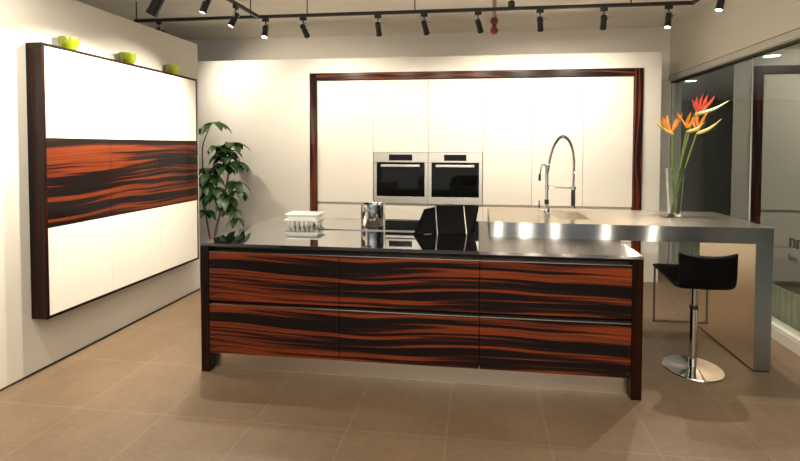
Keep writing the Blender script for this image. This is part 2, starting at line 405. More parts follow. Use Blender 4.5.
# ------------------------------------------------------------------ island
IX0, IX1, IY0, IY1, IZ = -1.972, 1.048, 2.953, 4.160, .931
for x0, x1, lab in ((IX0, IX0+.062, 'tall glossy dark wood end panel at the left end of the island'), (IX1-.066, IX1, 'tall glossy dark wood end panel at the right end of the island')):
    bm = NB(); box(bm, x0, x1, IY0, IY1, 0, IZ-.021, .002)
    tag(obj('end_panel', bm, M['venf'], base=((x0+x1)/2, (IY0+IY1)/2, 0), grain='z'), lab, 'panel', 'island end panels')
dx = [IX0+.062, -.949, .014, IX1-.066]
dl = ['left striped wood drawer unit of the island, under the white carton', 'middle striped wood drawer unit of the island, under the pot', 'right striped wood drawer unit of the island, nearest the bar stool']
for i in range(3):
    a, b_ = dx[i]+.0006, dx[i+1]-.0006
    u = thing('drawer_unit', ((a+b_)/2, (IY0+IY1)/2, .13), dl[i], 'cabinet', 'island drawer units')
    obj('carcass', box(NB(), a, b_, IY0+.045, IY1-.005, .135, IZ-.021), M['carc'], u)
    for z0, z1 in ((.139, .488), (.521, .866)):
        bm = NB(); g = .0016
        box(bm, a+g, b_-g, IY0+.004, IY0+.026, z0, z1, .001)
        d = obj('drawer', bm, M['ven'], u, grain='x', voff=z0)
        bm = NB(); vs = []
        # bevelled grip rail along the top edge of the drawer front
        pr = [(IY0+.004, z1+.0005), (IY0+.026, z1+.0005), (IY0+.044, z1+.012), (IY0+.044, z1+.026), (IY0+.030, z1+.024), (IY0+.005, z1+.005)]
        A = [bm.verts.new((a+g, y, z)) for y, z in pr]; B_ = [bm.verts.new((b_-g, y, z)) for y, z in pr]
        for k in range(6): bm.faces.new((A[k], A[(k+1) % 6], B_[(k+1) % 6], B_[k]))
        bm.faces.new(A[::-1]); bm.faces.new(B_)
        obj('grip_rail', bm, M['rail'], d)
bm = NB(); box(bm, dx[0]+.001, dx[3]-.001, IY0+.075, IY0+.09, 0, .133)
tag(obj('plinth', bm, M['steelk'], base=((IX0+IX1)/2, IY0+.08, 0)), 'brushed steel kick plate along the floor under the island drawers', 'plinth')
bm = NB(); box(bm, IX0, .006, IY0, IY1, IZ-.021, IZ, .0015)
tag(obj('glass_worktop', bm, M['bglass'], base=((IX0+.006)/2, (IY0+IY1)/2, IZ-.021)), 'polished black glass worktop on the left two thirds of the island', 'worktop')
bm = NB(); box(bm, .008, IX1, IY0, IY1, IZ-.021, IZ, .0015)
tag(obj('steel_worktop', bm, M['steelt'], base=(.5, (IY0+IY1)/2, IZ-.021)), 'brushed steel worktop on the right part of the island below the raised bar', 'worktop')

# ------------------------------------------------------------------ raised steel bar with the sink
BX0, BX1, BY0, BY1, BZ0, BZ1 = .090, 2.103, 3.442, 4.255, IZ, 1.047
bar = thing('breakfast_bar', (1.1, (BY0+BY1)/2, 0), 'long thick brushed steel bar counter with slab leg at its right end', 'counter')
SX0, SX1, SY0, SY1 = .630, .893, 3.655, 4.095
bm = NB()
xs = [BX0, SX0, SX1, BX1]; yb = [BY0, SY0, SY1, BY1]
top = [[bm.verts.new((x, y, BZ1)) for y in yb] for x in xs]
bot = [[bm.verts.new((x, y, BZ0)) for y in yb] for x in xs]
for i in range(3):
    for j in range(3):
        if (i, j) == (1, 1): continue
        bm.faces.new((top[i][j], top[i+1][j], top[i+1][j+1], top[i][j+1])); bm.faces.new((bot[i][j], bot[i][j+1], bot[i+1][j+1], bot[i+1][j]))
for i in range(3):
    bm.faces.new((top[i][0], bot[i][0], bot[i+1][0], top[i+1][0])); bm.faces.new((top[i][3], top[i+1][3], bot[i+1][3], bot[i][3]))
    bm.faces.new((top[0][i], top[0][i+1], bot[0][i+1], bot[0][i])); bm.faces.new((top[3][i], bot[3][i], bot[3][i+1], top[3][i+1]))
for (p, q) in (((1, 1), (2, 1)), ((2, 1), (2, 2)), ((2, 2), (1, 2)), ((1, 2), (1, 1))):
    bm.faces.new((top[p[0]][p[1]], top[q[0]][q[1]], bot[q[0]][q[1]], bot[p[0]][p[1]]))
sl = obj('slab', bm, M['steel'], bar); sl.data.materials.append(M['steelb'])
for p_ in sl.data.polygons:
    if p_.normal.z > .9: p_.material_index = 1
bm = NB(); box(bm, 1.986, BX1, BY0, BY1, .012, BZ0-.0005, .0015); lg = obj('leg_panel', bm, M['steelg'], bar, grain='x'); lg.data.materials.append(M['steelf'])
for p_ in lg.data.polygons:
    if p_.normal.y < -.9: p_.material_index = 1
obj('leg_shadow_strip', box(NB(), 1.990, BX1-.004, BY0+.004, BY1-.004, 0, .012), M['blackm'], bar)  # dark strip standing for the shadow gap under the leg
# sink basin: thin tray inside the cut-out
bm = NB(); w = .004; e_ = .0008
box(bm, SX0+e_, SX0+w, SY0+e_, SY1-e_, BZ0+.006, BZ1-.001); box(bm, SX1-w, SX1-e_, SY0+e_, SY1-e_, BZ0+.006, BZ1-.001)
box(bm, SX0+w, SX1-w, SY0+e_, SY0+w, BZ0+.006, BZ1-.001); box(bm, SX0+w, SX1-w, SY1-w, SY1-e_, BZ0+.006, BZ1-.001); box(bm, SX0+e_, SX1-e_, SY0+e_, SY1-e_, BZ0+.002, BZ0+.006)
sk = obj('sink_basin', bm, M['steelk'], bar)
obj('drain', lathe(NB(), [(0, .002), (.03, .003), (.036, .001), (.036, 0)], ((SX0+SX1)/2, 3.9, BZ0+.006), 24), M['chrome'], sk, smooth=True)

# ------------------------------------------------------------------ faucet
FX, FY = .583, 3.90
fa = thing('kitchen_faucet', (FX, FY, BZ1), 'tall chrome spring faucet with pull-down spray beside the sink', 'faucet')
obj('base', lathe(NB(), [(0, 0), (.030, 0), (.030, .006), (.025, .010), (.025, .060), (.020, .066), (0, .066)], (FX, FY, BZ1), 28), M['chrome'], fa, smooth=True)
bm = NB(); tube(bm, [(FX, FY, BZ1+.06), (FX, FY, 1.40)], .0125, 16); obj('column', bm, M['chrome'], fa, smooth=True)
bm = NB(); tube(bm, [(FX, FY, 1.135), (FX, FY, 1.175)], .019, 16); obj('collar', bm, M['blackm'], fa, smooth=True)
path = smooth_path([(FX+.003, FY, 1.40), (.597, FY, 1.47), (.614, FY, 1.555), (.645, FY, 1.645), (.680, FY, 1.698), (.712, FY, 1.712), (.748, FY, 1.695), (.783, FY, 1.633), (.802, FY, 1.540), (.806, FY, 1.44), (.802, FY, 1.27)], 8)
bm = NB(); tube(bm, path, .0075, 8); hose = obj('hose', bm, M['chrome'], fa, smooth=True)
# coil spring around the hose
pts = []; L_ = len(path)-1; turns = 74
for k in range(turns*8+1):
    t = k/(turns*8)*L_; i = min(int(t), L_-1); p = path[i].lerp(path[i+1], t-i); d = (path[i+1]-path[i]).normalized()
    v = Vector((0, 1, 0)); w_ = d.cross(v).normalized(); a = 2*math.pi*k/8
    pts.append(p+(v*math.cos(a)+w_*math.sin(a))*.0115)
bm = NB(); tube(bm, pts, .0036, 5); obj('coil_spring', bm, M['chrome'], fa, smooth=True)
bm = NB(); tube(bm, [(.802, FY, 1.285), (.802, FY, 1.26), (.802, FY, 1.25), (.802, FY, 1.14), (.802, FY, 1.125)], [.012, .014, .017, .018, .015], 16); obj('spray_head', bm, M['blackm'], fa, smooth=True)
bm = NB(); tube(bm, [(.802, FY, 1.125), (.802, FY, 1.108), (.802, FY, 1.100)], [.019, .019, .014], 16); obj('nozzle', bm, M['chrome'], fa, smooth=True)
bm = NB(); tube(bm, [(FX, FY, 1.280), (.785, FY, 1.276)], .0075, 10); tube(bm, [(.802, FY, 1.262), (.802, FY, 1.290)], .021, 16); tube(bm, [(FX, FY, 1.262), (FX, FY, 1.298)], .017, 16); obj('holder_arm', bm, M['chrome'], fa, smooth=True)
sp_ = smooth_path([(FX-.006, FY, 1.345), (FX-.007, FY, 1.42), (.572, FY, 1.462), (.553, FY, 1.476), (.534, FY, 1.458), (.526, FY, 1.41), (.523, FY, 1.385)], 6)
bm = NB(); tube(bm, sp_, .0085, 12); obj('filler_spout', bm, M['chrome'], fa, smooth=True)
bm = NB(); tube(bm, [(.523, FY, 1.39), (.522, FY, 1.335)], .011, 12); obj('spout_tip', bm, M['blackm'], fa, smooth=True)
bm = NB(); tube(bm, [(FX, FY, 1.088), (.530, FY, 1.090)], .010, 12); tube(bm, [(.530, FY, 1.090), (.518, FY, 1.090)], .013, 12); lv = obj('valve_stub', bm, M['chrome'], fa, smooth=True)
bm = NB(); tube(bm, [(.521, FY, 1.096), (.520, FY, 1.165)], [.0065, .005], 10); obj('lever', bm, M['blackm'], fa, smooth=True)

# ------------------------------------------------------------------ things on the island
bm = NB(); box(bm, -1.345, -.385, 3.575, 4.07, IZ, IZ+.005, .001)
hb = thing('cooktop', (-.86, 3.8, IZ), 'flat black glass cooktop with thin steel edge in the island', 'cooktop')
obj('glass_plate', bm, M['bglass'], hb)
bm = NB(); box(bm, -1.350, -.380, 3.568, 3.576, IZ, IZ+.007, .0015); obj('steel_edge', bm, M['chrome'], hb)
bm = NB(); box(bm, -1.350, -.380, 4.071, 4.079, IZ, IZ+.007, .0015)
obj('steel_edge', bm, M['chrome'], hb)
# white carton with a lid and comb-like feet
eg = thing('egg_carton', (-1.52, 3.69, IZ), 'white lidded carton with comb-like lower edge on the black worktop', 'carton')
ex0, ex1, ey0, ey1 = -1.655, -1.365, 3.67, 3.83
n_ = 7; pw = (ex1-ex0)/n_
for jy in range(2):
    bm = NB()
    yy = ey0+.024+jy*(ey1-ey0-.048)
    for k in range(n_):
        xx = ex0+pw*(k+.5)
        lathe(bm, [(0, 0), (.004, 0), (.006, .003), (.0205, .040), (.0205, .046), (0, .046)], (xx, yy, IZ), 14)
    obj('cup_row', bm, M['white'], eg, smooth=True)
bm = NB(); box(bm, ex0-.012, ex1+.004, ey0-.006, ey1+.006, IZ+.044, IZ+.060, .004, 2); obj('rim', bm, M['white'], eg)
bm = NB(); box(bm, ex0+.012, ex1-.012, ey0+.010, ey1-.010, IZ+.060, IZ+.092, .005, 2); obj('box_body', bm, M['white'], eg)
bm = NB(); box(bm, ex0-.004, ex1+.006, ey0-.008, ey1+.008, IZ+.092, IZ+.110, .007, 3); obj('lid', bm, M['white'], eg)
# steel pot on the cooktop
pc = (-.905, 3.775, IZ+.0055)
pt = thing('stock_pot', pc, 'shiny tall stainless steel pot standing on the cooktop', 'pot')
bm = NB(); lathe(bm, [(0, 0), (.100, 0), (.106, .008), (.107, .182), (.112, .187), (.112, .191), (.106, .191), (.104, .185), (.103, .012), (0, .010)], pc, 48); obj('body', bm, M['chrome'], pt, smooth=True)
for s in (-1, 1):
    d = Vector((s*.22, s*.97, 0)); d.normalize(); q = Vector((-d.y, d.x, 0)); c0 = Vector(pc)+Vector((0, 0, .150))
    bm = NB(); tube(bm, smooth_path([c0+d*.105+q*.035, c0+d*.13+q*.034, c0+d*.138, c0+d*.13-q*.034, c0+d*.105-q*.035], 5), .005, 8); obj('handle', bm, M['chrome'], pt, smooth=True)
# black folding stand with chrome struts
st = thing('cookbook_stand', (-.25, 3.55, IZ), 'black leather folding cookbook stand with two chrome struts', 'stand')
def slab(bm, quad, th):
    q = [Vector(p) for p in quad]; n = (q[1]-q[0]).cross(q[3]-q[0]).normalized()*th
    a = [bm.verts.new(p) for p in q]; b_ = [bm.verts.new(p+n) for p in q]
    bm.faces.new(a); bm.faces.new(b_[::-1])
    for k in range(4): bm.faces.new((a[k], b_[k], b_[(k+1) % 4], a[(k+1) % 4]))
bm = NB(); slab(bm, [(-.325, 3.50, IZ+.008), (-.060, 3.52, IZ+.008), (-.035, 3.66, IZ+.215), (-.350, 3.64, IZ+.210)], -.012); obj('centre_board', bm, M['black'], st)
bm = NB(); slab(bm, [(-.500, 3.44, IZ+.008), (-.328, 3.50, IZ+.008), (-.352, 3.64, IZ+.198), (-.440, 3.61, IZ+.180)], -.010); obj('left_wing', bm, M['black'], st)
bm = NB(); slab(bm, [(-.060, 3.53, IZ+.008), (-.030, 3.57, IZ+.008), (.008, 3.68, IZ+.205), (-.034, 3.665, IZ+.212)], -.008); obj('right_wing', bm, M['black'], st)
for a, b_ in (((-.312, 3.425, IZ+.004), (-.345, 3.612, IZ+.205)), ((-.088, 3.470, IZ+.004), (-.118, 3.640, IZ+.205))):
    bm = NB(); tube(bm, [a, b_], .0045, 8); obj('strut', bm, M['osteel'], st, smooth=True)

# ------------------------------------------------------------------ vase and flowers on the bar
vc = (1.640, 3.95, BZ1)
va = thing('flower_vase', vc, 'tall clear glass vase on the steel bar holding the flowers', 'vase')
bm = NB(); lathe(bm, [(0, 0), (.046, 0), (.048, .004), (.058, .15), (.074, .40), (.0745, .404), (.072, .404), (.0705, .40), (.0545, .15), (.044, .022), (0, .018)], vc, 40); obj('glass_body', bm, M['vglass'], va, smooth=True)
def blade(bm, base, tip, w, bend=(0, 0, 0), n=7, th=.004, nrm=None):
    """tapered pointed blade from base to tip with real thickness"""
    base, tip, bend = Vector(base), Vector(tip), Vector(bend); d = (tip-base).normalized()
    s = d.cross(Vector(nrm) if nrm else Vector((0, 1, 0))).normalized(); nn = s.cross(d)
    prev = None; rings = []
    for i in range(n+1):
        t = i/n; c = base.lerp(tip, t)+bend*(4*t*(1-t)); ww = w*max(.04, math.sin(math.pi*min(1, (t*.86+.14)))**.8); tt = th*max(.15, 1-t)
        rings.append([bm.verts.new(c+s*ww), bm.verts.new(c+nn*tt), bm.verts.new(c-s*ww), bm.verts.new(c-nn*tt)])
    for a, b_ in zip(rings, rings[1:]):
        for k in range(4): bm.faces.new((a[k], a[(k+1) % 4], b_[(k+1) % 4], b_[k]))
    bm.faces.new(rings[0][::-1]); bm.faces.new(rings[-1])
flowers = [
    dict(stem=[(1.652, 3.955, 1.075), (1.63, 3.95, 1.30), (1.610, 3.95, 1.55), (1.618, 3.95, 1.745)], beak=((1.622, 3.95, 1.735), (1.435, 3.93, 1.875)), beakm='beak', pm='petal',
         petals=[((1.600, 3.95, 1.765), (1.525, 3.94, 1.885)), ((1.592, 3.95, 1.77), (1.575, 3.97, 1.90)), ((1.612, 3.95, 1.76), (1.690, 3.95, 1.915)), ((1.585, 3.945, 1.775), (1.500, 3.92, 1.87)), ((1.615, 3.96, 1.76), (1.655, 3.98, 1.87))],
         lab='orange bird of paradise flower leaning furthest left in the vase'),
    dict(stem=[(1.632, 3.935, 1.075), (1.650, 3.94, 1.30), (1.690, 3.95, 1.55), (1.722, 3.95, 1.765)], beak=((1.722, 3.95, 1.755), (1.840, 3.90, 1.835)), beakm='beak', pm='petal',
         petals=[((1.725, 3.95, 1.785), (1.640, 3.95, 1.925)), ((1.730, 3.95, 1.79), (1.760, 3.95, 1.925)), ((1.732, 3.95, 1.79), (1.800, 3.94, 1.90)), ((1.728, 3.95, 1.785), (1.735, 3.93, 1.90))],
         lab='orange bird of paradise flower in the middle of the vase'),
    dict(stem=[(1.620, 3.96, 1.075), (1.675, 3.96, 1.30), (1.745, 3.955, 1.55), (1.800, 3.95, 1.745)], beak=((1.800, 3.95, 1.74), (1.975, 3.91, 1.860)), beakm='beak', pm='petal',
         petals=[((1.805, 3.95, 1.76), (1.795, 3.95, 1.92)), ((1.815, 3.95, 1.765), (1.900, 3.96, 1.935)), ((1.810, 3.95, 1.765), (1.830, 3.98, 1.90)), ((1.805, 3.95, 1.765), (1.765, 3.97, 1.88))],
         lab='orange bird of paradise flower with its beak pointing right, lower right of the bunch'),
    dict(stem=[(1.640, 3.975, 1.075), (1.665, 3.98, 1.30), (1.725, 3.99, 1.60), (1.800, 3.99, 1.91)], beak=((1.805, 3.99, 1.905), (2.060, 3.97, 2.015)), beakm='beakg', pm='petalr',
         petals=[((1.810, 3.99, 1.92), (1.765, 3.97, 2.03)), ((1.822, 3.99, 1.925), (1.820, 3.99, 2.06)), ((1.835, 3.99, 1.93), (1.858, 3.97, 2.085)), ((1.85, 3.99, 1.935), (1.905, 4.0, 2.07)), ((1.865, 3.99, 1.94), (1.960, 4.0, 2.06)), ((1.84, 3.98, 1.93), (1.880, 3.95, 2.02))],
         lab='red bird of paradise flower with pale green beak, highest in the vase')]
for fl in flowers:
    t = thing('bird_of_paradise', fl['stem'][0], fl['lab'], 'flower', 'flowers in the vase')
    sp_ = smooth_path(fl['stem'], 8); bm = NB(); tube(bm, sp_, [.0075-.001*i/len(sp_) for i in range(len(sp_))], 8); obj('stem', bm, M['fstem'], t, smooth=True)
    a, b_ = map(Vector, fl['beak']); bm = NB(); pp = [a.lerp(b_, k/10)+Vector((0, 0, -.022*math.sin(math.pi*k/10))) for k in range(11)]
    tube(bm, pp, [.0085, .0125, .0145, .0145, .0135, .012, .0105, .0085, .006, .0035, .0008], 8); obj('beak', bm, M[fl['beakm']], t, smooth=True)
    for k, (p, q) in enumerate(fl['petals']):
        bm = NB(); blade(bm, p, q, .0115, (random.uniform(-.012, .012), 0, 0), th=.005); obj('petal', bm, M[fl['pm']], t, smooth=True)
    p, q = fl['petals'][0]; q = Vector(p).lerp(Vector(q), .6)+Vector((-.02, -.01, 0)); bm = NB(); blade(bm, p, q, .005, th=.003); obj('tongue', bm, M['tongue'], t, smooth=True)

# ------------------------------------------------------------------ bar stool
SXc, SYc = 1.573, 3.438
bs = thing('bar_stool', (SXc, SYc, 0), 'black low-back bar stool on a chrome column and round base', 'stool')
obj('base_plate', lathe(NB(), [(0, 0), (.198, 0), (.200, .004), (.196, .009), (.060, .013), (.034, .020), (0, .020)], (SXc, SYc, 0), 56), M['chrome'], bs, smooth=True)
bm = NB(); tube(bm, [(SXc, SYc, .018), (SXc, SYc, .445)], .0265, 24); obj('lower_column', bm, M['chrome'], bs, smooth=True)
bm = NB(); tube(bm, [(SXc, SYc, .445), (SXc, SYc, .47)], .029, 24); obj('collar', bm, M['blackm'], bs, smooth=True)
bm = NB(); tube(bm, [(SXc, SYc, .46), (SXc, SYc, .645)], .0165, 20); obj('gas_lift', bm, M['chrome'], bs, smooth=True)
# one bent shell: seat that dips to the back, then a low back that curves round
cl = [(3.715, .676), (3.700, .682), (3.62, .680), (3.50, .667), (3.40, .655), (3.33, .649), (3.285, .652), (3.25, .668), (3.228, .700), (3.212, .75), (3.198, .81), (3.186, .865), (3.182, .888)]
cl = [(p.x, p.y) for p in smooth_path([Vector((a, b_, 0)) for a, b_ in cl], 3)]
bm = NB(); nu = 14; tops = []; bots = []
for i, (y, z) in enumerate(cl):
    a, b_ = cl[max(i-1, 0)], cl[min(i+1, len(cl)-1)]; d = Vector((0, b_[0]-a[0], b_[1]-a[1])).normalized(); nr = Vector((0, d.z, -d.y))
    if nr.z < 0 and i < len(cl)/2: nr = -nr
    back = max(0, min(1, (z-.66)/.2)) if y < 3.3 else 0
    fr_ = max(0, min(1, (y-3.25)/.42)); hw = .180+.026*fr_+.008*back
    th = .018 if .0 < i < len(cl)-1 else .008
    r1, r2 = [], []
    for k in range(nu+1):
        s = -1+2*k/nu; x = SXc-.006+.026*fr_+hw*s
        yy = y+.055*back*s*s; zz = z+.014*back*s*s+(.006*s*s*(1-back))
        tt = th*(1 if abs(s) < .999 else .55)
        p = Vector((x, yy, zz)); n3 = nr if nr.z >= 0 else -nr
        if back > 0: n3 = Vector((0, 1, .25)).normalized().lerp(n3, 1-min(1, back*2))
        r1.append(bm.verts.new(p+n3*tt)); r2.append(bm.verts.new(p-n3*tt))
    tops.append(r1); bots.append(r2)
for i in range(len(cl)-1):
    for k in range(nu):
        bm.faces.new((tops[i][k], tops[i][k+1], tops[i+1][k+1], tops[i+1][k])); bm.faces.new((bots[i][k], bots[i+1][k], bots[i+1][k+1], bots[i][k+1]))
    bm.faces.new((tops[i][0], tops[i+1][0], bots[i+1][0], bots[i][0])); bm.faces.new((tops[i][nu], bots[i][nu], bots[i+1][nu], tops[i+1][nu]))
for i in (0, len(cl)-1):
    for k in range(nu): bm.faces.new((tops[i][k], bots[i][k], bots[i][k+1], tops[i][k+1]))
obj('seat_shell', bm, M['black'], bs, smooth=True)
bm = NB(); box(bm, SXc-.09, SXc+.09, SYc-.09, SYc+.09, .636, .646, .003); obj('mounting_plate', bm, M['blackm'], bs)
xa, xb, yf_ = 1.396, 1.790, 3.700
fr = smooth_path([(xa, yf_, .672), (xa, yf_, .50), (xa, yf_, .262)], 3)+smooth_path([(xa+.006, yf_, .247), (xa+.02, yf_, .243), (xb-.02, yf_, .243), (xb-.006, yf_, .247)], 3)+smooth_path([(xb, yf_, .262), (xb, yf_, .5), (xb, yf_, .672)], 3)
bm = NB(); tube(bm, fr, .008, 8); obj('footrest', bm, M['rail'], bs, smooth=True)

# ------------------------------------------------------------------ plant
PX, PY = -3.02, 5.08
pl = thing('potted_plant', (PX-.14, PY, 0), 'leafy green potted tree in the corner behind the island', 'plant')
pb = (PX-.16, PY, 0)
bm = NB(); lathe(bm, [(0, 0), (.125, 0), (.13, .01), (.165, .33), (.17, .335), (.155, .335), (.15, .30), (0, .30)], pb, 36); obj('pot', bm, M['pot'], pl, smooth=True)
bm = NB(); lathe(bm, [(0, .312), (.148, .302), (.148, .3)], pb, 24); obj('soil', bm, M['soil'], pl, smooth=True)
s1 = smooth_path([(PX-.20, PY, .30), (PX-.16, PY, .60), (PX-.085, PY, .86), (PX-.01, PY, 1.18), (PX+.03, PY, 1.46), (PX+.04, PY, 1.64)], 7)
s2 = smooth_path([(PX-.22, PY+.03, .30), (PX-.32, PY+.04, .80), (PX-.35, PY+.04, 1.30), (PX-.34, PY+.03, 1.62), (PX-.24, PY+.02, 1.86)], 7)
bm = NB(); tube(bm, s1, [.017-.010*i/len(s1) for i in range(len(s1))], 8); obj('stem', bm, M['stem'], pl, smooth=True)
bm = NB(); tube(bm, s2, [.012-.007*i/len(s2) for i in range(len(s2))], 8); obj('stem', bm, M['stem'], pl, smooth=True)
def leaflet(bm, base, d, length, width, droop):
    base = Vector(base); d = Vector(d).normalized(); side = d.cross(Vector((0, 0, 1)))
    if side.length < .05: side = Vector((1, 0, 0))
    side.normalize(); n = 7; rows = []; p = base.copy(); ang = 0
    for i in range(n+1):
        t = i/n; w = width*max(.03, math.sin(math.pi*min(1, t**.85))**.9)
        dd = (d+Vector((0, 0, -1))*droop*t*1.6).normalized(); nrm = side.cross(dd).normalized()
        rows.append([bm.verts.new(p-side*w+nrm*w*.22), bm.verts.new(p-nrm*.001), bm.verts.new(p+side*w+nrm*w*.22)])
        p = p+dd*length/n
    for a, b_ in zip(rows, rows[1:]):
        for k in range(2): bm.faces.new((a[k], a[k+1], b_[k+1], b_[k]))
def palmate(stem_pt, hub, size, n=6, droop=.9, seed=0):
    rnd = random.Random(seed); hub = Vector(hub)
    bm = NB(); tube(bm, smooth_path([stem_pt, Vector(stem_pt).lerp(hub, .5)+Vector((0, 0, .02)), hub], 4), .0035, 6)
    pet = obj('leaf_stalk', bm, M['fstem'], pl, smooth=True)
    bm = NB(); a0 = rnd.uniform(0, 6.28)
    for k in range(n):
        a = a0+2*math.pi*k/n+rnd.uniform(-.25, .25); d = Vector((math.cos(a), math.sin(a)*.8, rnd.uniform(-.25, .25)))
        leaflet(bm, hub, d, size*1.15*rnd.uniform(.82, 1.15), size*.25, droop*1.15*rnd.uniform(.8, 1.25))
    obj('leaf', bm, M['leaf'], pl, smooth=True)
def at1(z, s): return min(s, key=lambda p: abs(p.z-z))
for i, (stm, sz, hub, size, n, dr) in enumerate([
    (s2, 1.86, (-3.20, PY, 1.905), .21, 7, .75), (s2, 1.80, (-3.33, PY-.04, 1.83), .09, 4, .9), (s1, 1.64, (-2.97, PY, 1.655), .22, 7, .75), (s1, 1.60, (-3.10, PY-.05, 1.62), .19, 7, .9),
    (s1, 1.50, (-3.03, PY-.04, 1.49), .21, 7, 1.0), (s1, 1.45, (-2.91, PY+.03, 1.43), .20, 6, .9), (s1, 1.40, (-3.11, PY+.03, 1.40), .19, 6, 1.0), (s2, 1.35, (-3.25, PY-.02, 1.27), .22, 7, 1.1), (s2, 1.25, (-3.30, PY-.08, 1.18), .20, 7, 1.1),
    (s2, 1.10, (-3.25, PY+.02, 1.03), .20, 7, 1.2), (s1, 1.20, (-2.91, PY, 1.19), .20, 5, 1.3), (s1, 1.12, (-2.86, PY-.03, 1.08), .17, 5, 1.5), (s1, 1.02, (-3.02, PY-.03, 1.00), .20, 6, 1.4), (s1, .95, (-3.06, PY+.05, .94), .17, 6, 1.3), (s1, .86, (-2.97, PY-.02, .86), .16, 6, 1.3),
    (s2, .80, (-3.28, PY-.05, .84), .17, 6, 1.4), (s1, .80, (-2.93, PY+.02, .74), .15, 5, 1.4), (s1, 1.55, (-3.06, PY+.06, 1.56), .20, 7, .9), (s1, 1.42, (-2.96, PY-.07, 1.40), .20, 7, 1.), (s2, 1.3, (-3.30, PY+.05, 1.34), .2, 7, 1.1), (s2, 1.1, (-3.18, PY-.05, 1.12), .2, 7, 1.2), (s1, .98, (-3.08, PY-.06, 1.04), .18, 6, 1.3)]):
    palmate(at1(sz, stm), hub, size, n, dr, 40+i)

# ------------------------------------------------------------------ track lighting
TZ, TY = 3.0, 4.55
TW = .016
def track(x0, x1, y0, y1, label, rods):
    t = thing('light_track', ((x0+x1)/2, (y0+y1)/2, TZ), label, 'light track')
    bm = NB(); box(bm, x0, x1, y0, y1, TZ-TW, TZ+TW, .003); obj('rail', bm, M['blackm'], t)
    for (x, y, r) in rods:
        bm = NB(); tube(bm, [(x, y, TZ+TW-.002), (x, y, ZC)], r, 8); obj('hanger_rod', bm, M['blackm'], t, smooth=True)
    return t
track(-3.78, 2.03, TY-TW, TY+TW, 'long black ceiling light track running along the back of the room', [(-3.76, TY, .006), (-2.43, TY, .006), (-1.80, TY, .006), (-.655, TY, .006), (.316, TY, .006), (1.455, TY, .006)])
tt = track(-2.356, -2.324, -1.5, TY-TW-.001, 'black light track branch over the left side, running towards the viewer', [(-2.34, 2.0, .006)])
track(1.998, 2.030, -1.5, TY-TW-.001, 'black light track branch over the right side, running towards the viewer', [(2.014, 2.0, .006)])
ff = obj('power_feed', lathe(NB(), [(0, 0), (.030, 0), (.034, .006), (.034, .05), (.028, .056), (0, .056)], (.316, TY, TZ+TW+.0005), 24), M['blackm'], base=(.316, TY, TZ+TW+.0005), smooth=True)
tag(ff, 'small round black power feed on top of the long light track', 'power feed')

def local_obj(name, bm, mat, smooth=True):
    o = obj(name, bm, mat, smooth=smooth); return o
# prototype meshes in local space: lamp body points along -Z from the pivot
def m_adapter(): bm = NB(); box(bm, -.035, .035, -.014, .014, -.036, -.0005, .003); tube(bm, [(0, 0, -.034), (0, 0, -.062)], .008, 10); return bm
def m_yoke(): bm = NB(); box(bm, -.034, .034, -.010, .010, -.070, -.060, .002); box(bm, -.036, -.030, -.010, .010, -.118, -.062, .001); box(bm, .030, .036, -.010, .010, -.118, -.062, .001); tube(bm, [(.034, 0, -.095), (.066, 0, -.088)], .006, 8); return bm
def m_body(): return lathe(NB(), [(0, .030), (.022, .030), (.028, .024), (.029, -.092), (.031, -.095), (.031, -.118), (.028, -.118), (.028, -.100), (0, -.098)], (0, 0, 0), 24)
def m_lens(): return lathe(NB(), [(0, -.109), (.012, -.110), (.0275, -.108)], (0, 0, 0), 24)
protos = {}
def part(name, key, bmf, mat, parent, loc, rot=None):
    if key not in protos:
        o = obj(name, bmf(), mat, smooth=True); protos[key] = o
    else:
        o = protos[key].copy(); COL.objects.link(o)
    o.parent = parent; o.location = loc
    if rot is not None: o.rotation_mode = 'QUATERNION'; o.rotation_quaternion = rot
    return o
WARM = (1.0, .885, .72)
def lamp(x, y, target, watts, label, size=1., cone=112, blend=1., rotz=0., lit=True, drop=0.):
    base = Vector((x, y, TZ-TW-drop)); t = thing('track_spotlight', base, label, 'spotlight', 'track spotlights')
    t.scale = (size,)*3; t.rotation_euler = (0, 0, rotz)
    piv = Vector((0, 0, -.105)); wp = base+piv*size
    d = (Vector(target)-wp).normalized(); dl_ = Matrix.Rotation(-rotz, 3, 'Z') @ d
    q = Vector((0, 0, -1)).rotation_difference(dl_)
    part('track_adapter', 'a', m_adapter, M['blackm'], t, (0, 0, 0)); part('yoke', 'y', m_yoke, M['chrome'], t, (0, 0, 0))
    bd = part('lamp_body', 'b', m_body, M['blackm'], t, piv, q)
    ln = part('lens', 'l', m_lens, M['lens'], bd, (0, 0, 0)) if lit else part('lens', 'lo', m_lens, M['lensoff'], bd, (0, 0, 0))
    if drop: bm = NB(); tube(bm, [base, base+Vector((0, 0, drop))], .007, 10); obj('extension_rod', bm, M['blackm'], None, base=(0, 0, 0)).parent = t; e_ = t.children[-1]; e_.matrix_parent_inverse = (Matrix.Translation(t.location) @ t.rotation_euler.to_matrix().to_4x4() @ Matrix.Diagonal((*t.scale, 1))).inverted()
    if watts:
        li = bpy.data.lights.new('spot', 'SPOT'); li.energy = watts; li.color = WARM; li.spot_size = math.radians(cone); li.spot_blend = blend; li.shadow_soft_size = .026
        lo = bpy.data.objects.new('spot', li); COL.objects.link(lo); lo.parent = t; lo.rotation_mode = 'QUATERNION'; lo.rotation_quaternion = q; lo.location = piv+dl_*.125
    return t
